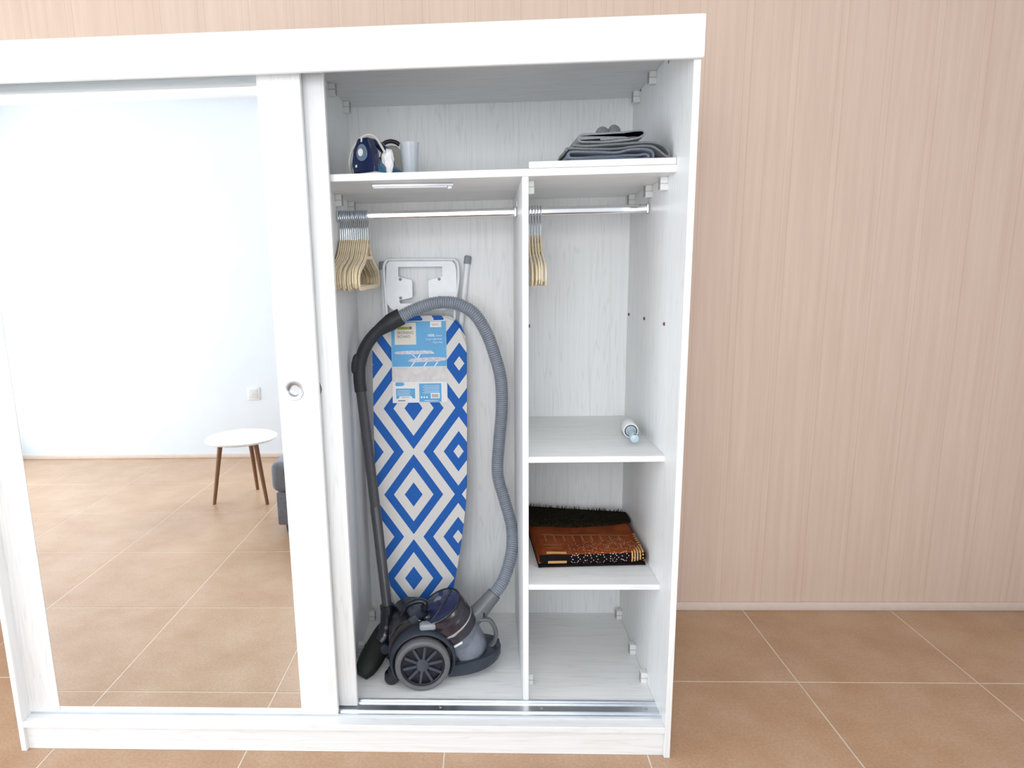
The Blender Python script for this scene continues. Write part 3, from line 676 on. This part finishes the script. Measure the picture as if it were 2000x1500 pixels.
vp('pivot_wheel', lathe(BM(), [(0, -.012), (.014, -.012), (.017, -.008), (.017, .008), (.014, .012), (0, .012)], axis_mat((-.872, .285, .176), (.3, -1, .1)), 20), 'vac_slate', fh)

# ------------------------------------------------------------------ steam iron and neighbours on the top shelf
IO = Vector((-.842, .190, ZST)); ia = math.radians(60)         # nose points back and right
st = thing('steam_iron', 'navy and teal steam iron with clear water tank on the top shelf', 'iron', IO)
IM = Matrix.Translation(IO) @ Matrix.Rotation(ia, 4, 'Z')       # local x toward nose, z up
def I3(x, y, z): return IM @ Vector((x, y, z))
def sole(x):  # half width along the iron
    t_ = (x+.02)/.24; return .044*math.sqrt(max(0, 1-max(0, (t_-.15)/.85)**2.0))*(1 if t_ > .1 else .94)
xs = [-.02+.24*k/14 for k in range(15)]
b = BM(); so = [(x, sole(x)) for x in xs] + [(x, -sole(x)) for x in xs[::-1][1:]]
obj('soleplate', prism(BM(), so, IM @ Matrix.Translation((0, 0, .002)), .008, .002, 1), 'iron_white', st)
def ring_i(x, w_, z0, z1, sh=.6):
    return [I3(x, y*w_, z0+(z1-z0)*z) for y, z in ((-1, 0), (-1, .35), (-sh*1.1, .85), (-sh*.5, 1), (sh*.5, 1), (sh*1.1, .85), (1, .35), (1, 0))]
rings = [ring_i(x, max(.004, sole(x)*.96), .010, h) for x, h in ((-.004, .052), (.015, .055), (.05, .050), (.09, .043), (.13, .036), (.17, .029), (.20, .022), (.216, .015))]
obj('body', loft(BM(), rings), 'iron_teal', st, None, 60)
# heel: tall rounded shield
he = [(-.038, 0), (-.037, .025), (-.030, .062), (-.021, .088), (-.016, .093), (.016, .093), (.021, .088), (.030, .062), (.037, .025), (.038, 0)]
HM = IM @ Matrix.Translation((-.020, 0, .008)) @ Matrix(((0, 0, -1, 0), (-1, 0, 0, 0), (0, 1, 0, 0), (0, 0, 0, 1)))   # local x=-y, y=z, z=-x (out of heel)
hl = obj('heel', prism(BM(), he, HM @ Matrix.Translation((0, 0, -.028)), .032, .006, 2), 'iron_navy', st)
ov = [(.019*math.cos(a), .050+.020*math.sin(a)*(.9 if math.sin(a) < 0 else 1.35)) for a in [2*PI*k/28 for k in range(28)]]
obj('water_tank_window', prism(BM(), ov, HM @ Matrix.Translation((0, 0, .0035)), .003, .0012, 1), 'iron_tank', hl)
obj('tank_emblem', prism(BM(), [(-.003+.0085*math.cos(a), .055+.010*math.sin(a)) for a in [2*PI*k/20 for k in range(20)]], HM @ Matrix.Translation((0, 0, .0062)), .0012), 'wrap', hl)
obj('heel_mark', prism(BM(), [(-.026, .018), (-.019, .018), (-.020, .025), (-.025, .024)], HM @ Matrix.Translation((0, 0, .0035)), .001), 'iron_white', hl)
obj('top_stripe', prism(BM(), [(-.003, .082), (.002, .082), (.003, .0925), (-.002, .0925)], HM @ Matrix.Translation((0, 0, .0035)), .001), 'iron_white', hl)
obj('handle', tube(BM(), smooth([I3(-.010, 0, .080), I3(.015, 0, .094), I3(.045, 0, .093), I3(.075, 0, .082), I3(.096, 0, .064), I3(.104, 0, .040)], 6), .0125, 14, flat=(1.0, .85)), 'iron_navy', st)
obj('dial', lathe(BM(), [(.020, 0), (.020, .008), (.016, .011), (0, .012)], IM @ Matrix.Translation((.05, 0, .046)), 24), 'iron_navy', st)
obj('power_cord', tube(BM(), smooth([I3(-.002, .020, .088), (-.868, .215, 1.752), (-.885, .225, 1.735), (-.898, .24, 1.705), (-.902, .25, 1.6755), (-.890, .265, 1.6752), (-.8955, .235, 1.690), (-.8985, .215, 1.708), (-.8925, .207, 1.737), (-.8745, .205, 1.766), (-.854, .205, 1.783), (-.832, .204, 1.7855), (-.816, .200, 1.773), (-.803, .192, 1.752), (-.794, .190, 1.736)], 7), .0034, 8), 'cord', st)
# crumpled plastic round the plug
b = BM(); bmesh.ops.create_icosphere(b, subdivisions=3, radius=1)
for v in b.verts:
    n_ = noise.noise(v.co*1.7)*.35 + noise.noise(v.co*4.3)*.18
    v.co = Vector((-.787, .200, ZST+.044)) + Vector((v.co.x*.018, v.co.y*.013, v.co.z*.032))*(1+n_)
zmin = min(v.co.z for v in b.verts)
for v in b.verts: v.co.z = ZST + (v.co.z-zmin)*1.05
tag(obj('plastic_wrap', b, 'wrap', None, (-.787, .200, ZST), 20), 'crumpled white plastic wrap beside the iron', 'plastic wrap')
# rounded container with black grip behind
pt = thing('rounded_container', 'rounded grey container with a black grip, behind the iron', 'container', (-.803, .405, ZST))
m = Matrix.Translation((-.803, .405, ZST)) @ Matrix.Diagonal((1.0, .8, 1, 1))
obj('shell', lathe(BM(), [(0, 0), (.038, 0), (.0425, .008), (.0425, .055), (.040, .080), (.031, .105), (.017, .118), (0, .122)], m, 36), 'pot', pt)
obj('wire_handle', tube(BM(), smooth([(-.849, .405, ZST+.05), (-.848, .405, ZST+.085), (-.838, .405, ZST+.115), (-.822, .405, ZST+.130), (-.803, .405, ZST+.134), (-.784, .405, ZST+.128), (-.768, .405, ZST+.111), (-.759, .405, ZST+.085), (-.757, .405, ZST+.05)], 6), .0024, 8), 'iron_white', pt)
obj('grip', tube(BM(), smooth([(-.829, .405, ZST+.126), (-.818, .405, ZST+.132), (-.803, .405, ZST+.134), (-.788, .405, ZST+.130), (-.778, .405, ZST+.123)], 5), .0062, 12), 'black_grip', pt)
# frosted tumbler
tag(obj('plastic_tumbler', lathe(BM(), [(0, .002), (.0205, .0), (.0212, .001), (.0262, .083), (.0266, .090), (.0276, .095), (.0270, .096), (.0256, .090), (.0250, .083), (.0198, .004), (0, .004)], Matrix.Translation((-.730, .235, ZST)), 40), 'cup_plastic', None, (-.730, .235, ZST), 40), 'tall frosted plastic tumbler on the top shelf right of the iron', 'cup')

# ------------------------------------------------------------------ folded fabrics on the loose board
def folded(name, label, path, y0, y1, th, mat, seed, n=14):
    P = smooth([(x, 0, z) for x, z in path], 6)
    b = BM(); rings_a = []; rings_b = []
    for j in range(n+1):
        y = y0+(y1-y0)*j/n; A = []; Bv = []
        for i, p in enumerate(P):
            d = (P[min(i+1, len(P)-1)]-P[max(i-1, 0)]).normalized(); nn = Vector((-d.z, 0, d.x))*th/2
            wob = Vector((noise.noise(Vector((p.x*14, y*9, seed)))*.004, noise.noise(Vector((p.x*9, seed, p.z*30)))*.012 if j in (0, n) else 0, noise.noise(Vector((p.x*18, y*10, seed+5)))*.0016))
            q = Vector((p.x, y, p.z))+wob; A.append(q+nn); Bv.append(q-nn)
        rings_a.append(A+Bv[::-1])
    loft(b, rings_a); zm = min(v.co.z for v in b.verts)
    return b, zm
fabs = [
 ('folded_fabric', 'blue-grey folded fabric with rolled edge, lowest of the grey pile', [(-.292, .004), (-.20, .004), (-.10, .004), (-.085, .010), (-.095, .016), (-.118, .013), (-.19, .010), (-.285, .0105), (-.296, .018), (-.285, .026), (-.22, .022), (-.17, .020), (-.13, .027), (-.095, .028), (-.075, .020), (-.073, .006)], .135, .33, .0052, 'cloth_c', 1.),
 ('folded_fabric', 'grey folded fabric in the middle of the grey pile, right side spread', [(-.300, .030), (-.296, .037), (-.24, .034), (-.17, .033), (-.12, .0365), (-.08, .035), (-.060, .026), (-.040, .012), (-.030, .010), (-.032, .022), (-.046, .036), (-.068, .044), (-.11, .046), (-.19, .045), (-.245, .042), (-.282, .045)], .150, .36, .0050, 'cloth_b', 2.),
 ('folded_fabric', 'light grey folded fabric on top of the grey pile', [(-.098, .064), (-.12, .057), (-.17, .0525), (-.225, .051), (-.262, .053), (-.270, .062), (-.262, .071), (-.22, .072), (-.15, .074), (-.105, .077), (-.094, .070), (-.104, .061), (-.16, .0575), (-.21, .0570)], .155, .345, .0046, 'cloth_a', 3.)]
base_z = ZT2
for k, (n_, lab, path, y0, y1, th, mat, sd_) in enumerate(fabs):
    b, zm = folded(n_, lab, path, y0, y1, th, mat, sd_)
    if k == 0: off0 = base_z-zm
    for v in b.verts: v.co.z = max(base_z + (.0002 if k == 0 else .0004), v.co.z+off0)
    tag(obj(n_, b, mat, None, (-.18, .24, base_z), 60), lab, 'fabric', 'grey fabrics folded in a pile')
sb = BM()
for (x0, x1, hh) in ((-.205, -.178, .016), (-.172, -.148, .020)):
    pp = smooth([(x0, .24, base_z+.079), (x0+.006, .235, base_z+.079+hh*.8), ((x0+x1)/2, .233, base_z+.079+hh), (x1-.003, .235, base_z+.079+hh*.7), (x1, .24, base_z+.079)], 5)
    tube(sb, pp, .0045, 8, flat=(1, 2.6))
tag(obj('fabric_strap', sb, 'cloth_b', None, (-.18, .24, base_z+.078), 60), 'looped grey fabric strap sticking up on top of the pile', 'strap')

# ------------------------------------------------------------------ lint roller
LO = Vector((-.071, .30, .8823)); lr_d = Vector((-.10, -1, 0)).normalized()
lr = thing('lint_roller', 'white lint roller with pale blue handle lying on the middle shelf', 'lint roller', LO)
c_ = Vector((-.0590, .425, .8823+.0242))
m = axis_mat(c_, lr_d)
rl = obj('paper_roll', lathe(BM(), [(.0175, .0), (.0225, 0), (.0238, .002), (.0238, .098), (.0225, .100), (.0198, .100), (.0195, .0985), (.0175, .0985)], m, 40), 'lint_paper', lr)
obj('core', lathe(BM(), [(.0196, .0988), (.0170, .0992), (.0168, .096), (0, .096)], m, 32), 'lint_core', rl)
obj('handle', lathe(BM(), [(.0162, .096), (.0165, .1015), (.0150, .104), (.0105, .110), (.0098, .125), (.0108, .150), (.0125, .178), (.0135, .195), (.0120, .203), (.005, .206), (0, .2062)], m, 28), 'lint_handle', lr)
obj('hang_hole', lathe(BM(), [(0, .0006), (.003, .0004), (.0033, 0)], axis_mat(c_+lr_d*.197+Vector((0, -.004, .0128)), (0, -.25, 1)), 12), 'lint_core', lr)

# ------------------------------------------------------------------ folded rug on the lower shelf
RZ = .4892
rg = thing('folded_prayer_rug', 'folded rust brown rug with gold and dotted flower pattern on the lower shelf', 'rug', (-.20, .42, RZ))
NX = 24
def rug_prof(t_):
    # closed profile of a thick fold in (y, z): front round, thicker and darker at the back
    pass
FL, FR = Vector((-.3640, .2250, 0)), Vector((-.0280, .2450, 0)); BL, BR = Vector((-.3840, .640, 0)), Vector((-.0230, .585, 0))
def rpt(s, d): return (FL.lerp(FR, s)).lerp(BL.lerp(BR, s), d)
def top_h(s, d): return .044 + .006*math.sin(d*3.0) + .004*noise.noise(Vector((s*3, d*3, 1))) - .012*max(0, s-.9)*10*.6
def layer(z_lo, z_hi, d0, d1, s0=0, s1=1, rnd=1):
    b = BM(); rings = []
    for i in range(NX+1):
        s = s0+(s1-s0)*i/NX; ring = []
        edge = min(1, (i if i < NX/2 else NX-i)/1.5+.55); th_ = lambda d: None
        prof = []
        for k in range(7):   # front round
            a = -PI/2 - PI*k/6; prof.append((d0 + .028 + .028*math.cos(a)*1.0, .5+.5*math.sin(a+0)*-1*-1))
        prof = [(d0+.03-.03*math.sin(PI*k/6), .5-.5*math.cos(PI*k/6)) for k in range(7)]
        prof += [(d0+(d1-d0)*q, 1) for q in (.2, .4, .6, .8, .95)] + [(d1, .85), (d1, .15)] + [(d0+(d1-d0)*q, 0) for q in (.95, .6, .3, .12)]
        for d, zz in prof:
            p = rpt(s, d); lo = z_lo; hi = z_hi(s, d)*edge+z_lo*(1-edge)*.5; ring.append(Vector((p.x, p.y, RZ+lo+(hi-lo)*zz)))
        rings.append(ring)
    return loft(b, rings)
wob = lambda s, d: noise.noise(Vector((s*4, d*4, 3)))*.003
obj('lower_fold', layer(.0003, lambda s, d: .0118+wob(s, d)*.3, .004, .92), 'rug_black', rg, None, 60)
top = obj('upper_fold', layer(.0123, lambda s, d: .0460+.004*math.sin(d*2.5)+wob(s, d), .0, .97), 'rug_rust', rg, None, 60)
def htop(s, d):
    base = .0460+.004*math.sin(d*2.5)+wob(s, d)
    return base
# dark pile-side fold lying at the back, curved front border
b = BM(); rings = []
for i in range(NX+1):
    s = i/NX; df = .56 + .10*math.sin(PI*min(1, s*1.0))*-.2 + .16*s**3; ring = []
    hh = .017*(1-.55*s)
    for q, zz in ((0, 0), (.03, .6), (.1, .95), (.35, 1), (.7, 1.05), (.95, .9), (1, .2), (1, 0), (.5, -.05)):
        d = df+(1.0-df)*q; p = rpt(s, d); ring.append(Vector((p.x, p.y, RZ+htop(s, d)+.0004+hh*zz)))
    rings.append(ring)
bk = obj('pile_fold', loft(b, rings), 'rug_dark', rg, None, 60)
fr = BM()
for k in range(150):
    s = random.random()*.95+.02; d = .93+.07*random.random(); p = rpt(s, d); z = RZ+htop(s, d)+.017*(1-.55*s); hgt = random.uniform(.004, .013)
    tube(fr, [(p.x, p.y, z-.004), (p.x+random.uniform(-.005, .005), p.y+random.uniform(-.004, .004), z+hgt)], [.0012, .0004], 4, False)
tag(obj('fringe', fr, 'rug_dark', rg), kind='stuff')
# front face and top decoration: gold bars, black border, dotted flowers (woven pattern)
def front_pt(s, h, lift=.0008):
    """h in 0..1 over the front round of the upper and lower fold; >1 runs onto the top"""
    if h <= 1:
        a = PI*h; d = .03-.03*math.sin(a) ; z = .0123+(.046-.0123)*(.5-.5*math.cos(a))
        p = rpt(s, d); n_ = Vector((0, -math.sin(a), -math.cos(a))); z = z+wob(s, d)*(.5-.5*math.cos(a))
    else:
        d = .03+(h-1)*.1; p = rpt(s, d); n_ = Vector((0, 0, 1)); z = htop(s, d)
    return Vector((p.x, p.y, RZ+z)) + n_*lift
def patch(name, s0, s1, h0, h1, mat, lift=.0008, ns=10, nh=8, slant=0):
    b = BM(); g = [[b.verts.new(front_pt(s0+(s1-s0)*i/ns + slant*(h0+(h1-h0)*j/nh), h0+(h1-h0)*j/nh, lift)) for j in range(nh+1)] for i in range(ns+1)]
    for i in range(ns):
        for j in range(nh): b.faces.new((g[i][j], g[i+1][j], g[i+1][j+1], g[i][j+1]))
    r = bmesh.ops.extrude_face_region(b, geom=list(b.faces))
    for v in r['geom']:
        if isinstance(v, bmesh.types.BMVert): v.co += Vector((0, .0004, -.0004))
    obj(name, b, mat, rg, None, 60)
patch('black_border', .005, .995, .10, .80, 'rug_black', .0007, 24)
patch('gold_bar', .075, .26, .86, 1.14, 'rug_gold', .0013); patch('gold_bar', .085, .26, .20, .42, 'rug_gold', .0013)
for k in range(5): patch('gold_bar', .865+.025*k, .878+.025*k, .15+.07*k, 1.0+.35*k, 'rug_gold', .0013, 2, 8)
# bronze key pattern across the top
for k in range(9):
    s = .10+.088*k; 
    patch('bronze_stripe', s, s+.018, 3.1, 4.3, 'rug_bronze', .0011, 2, 4)
patch('bronze_stripe', .08, .92, 4.35, 4.6, 'rug_bronze', .0011, 16, 2)
patch('bronze_stripe', .07, .24, 2.35, 2.5, 'rug_bronze', .0012, 6, 2); patch('bronze_stripe', .07, .24, 1.75, 1.9, 'rug_bronze', .0012, 6, 2)
for k in range(6): patch('gold_bar', .955, .985, 2.2+.5*k, 2.45+.5*k, 'rug_gold', .0012, 2, 2)
dots = BM()
def dot(s, h, r):
    c = front_pt(s, h, .0014); e = front_pt(s, h+.02, .0014); up = (e-c).normalized(); rt = Vector((1, 0, 0)); rt = (rt-up*rt.dot(up)).normalized()
    vs = [dots.verts.new(c + r*(rt*math.cos(2*PI*k/6)+up*math.sin(2*PI*k/6))) for k in range(6)]; dots.faces.new(vs)
    n_ = rt.cross(up)
    v2 = dots.verts.new(c + n_*(.0008 if n_.z+(-n_.y) > 0 else -.0008))
for (cs, ch, rs_, rh, n_) in ((.34, .50, .035, .30, 14), (.46, .42, .04, .36, 14), (.58, .46, .04, .34, 14), (.70, .55, .035, .30, 13), (.80, .62, .03, .30, 12),
                              (.35, 1.9, .05, .5, 16), (.48, 1.6, .05, .45, 16), (.60, 1.9, .055, .6, 16), (.72, 2.0, .055, .6, 16), (.84, 2.1, .05, .6, 16), (.66, 2.8, .05, .5, 15), (.80, 3.0, .06, .55, 16), (.90, 2.5, .035, .6, 14), (.50, 2.6, .05, .4, 14)):
    for k in range(n_):
        a = 2*PI*k/n_; m_ = 1+.25*math.cos(5*a); dot(cs+rs_*m_*math.cos(a), ch+rh*m_*math.sin(a), .0016 if ch < 1 else .0013)
for k in range(60): dot(random.uniform(.28, .92), random.uniform(.2, 3.0), .0011)
bmesh.ops.delete(dots, geom=[v for v in dots.verts if not v.link_faces], context='VERTS')
tag(obj('dotted_flowers', dots, 'rug_dot', rg), kind='stuff')

# ------------------------------------------------------------------ room behind the camera, seen in the mirror
SF = thing('sofa', 'grey fabric sofa reflected in the mirror door', 'sofa', (-.75, -2.15, 0))
obj('base', bx(-1.690, .2, -2.60, -1.665, .050, .240, .012, 2), 'sofa', SF)
for k, (a, c) in enumerate(((-1.712, -.77), (-.765, .2))): obj('seat_cushion', bx(a, c, -2.40, -1.655, .242, .414, .04, 4), 'sofa', SF)
obj('backrest', bx(-1.35, .2, -2.70, -2.40, .12, .80, .05, 4), 'sofa', SF)
obj('armrest', bx(.2, .38, -2.70, -1.68, .05, .62, .04, 4), 'sofa', SF)
for x in (-1.635, .30):
    for y in (-1.72, -2.62): obj('leg', lathe(BM(), [(0, 0), (.022, 0), (.027, .049), (0, .0505)], Matrix.Translation((x, y, 0)), 20), 'sofa_leg', SF)
tc_ = Vector((-2.085, -2.27, 0))
ST = thing('side_table', 'small white round table with wooden legs reflected in the mirror beside the sofa', 'table', tc_)
obj('table_top', lathe(BM(), [(0, .400), (.21, .400), (.222, .406), (.222, .416), (.21, .422), (0, .422)], Matrix.Translation(tc_), 48), 'table_white', ST)
for k in range(3):
    a = 2*PI*k/3+.55; obj('leg', tube(BM(), [tc_+Vector((.13*math.cos(a), .13*math.sin(a), .401)), tc_+Vector((.20*math.cos(a), .20*math.sin(a), 0))], [.016, .011], 14), 'table_wood', ST)
sw = thing('wall_switch', 'white switch plate on the wall reflected in the mirror', 'switch', (-2.35, YF_, .52))
obj('plate', bx(-2.40, -2.30, YF_, YF_+.008, .47, .57, .003, 2), 'window_white', sw); obj('rocker', bx(-2.385, -2.315, YF_+.006, YF_+.012, .485, .555, .002, 2), 'iron_white', sw)
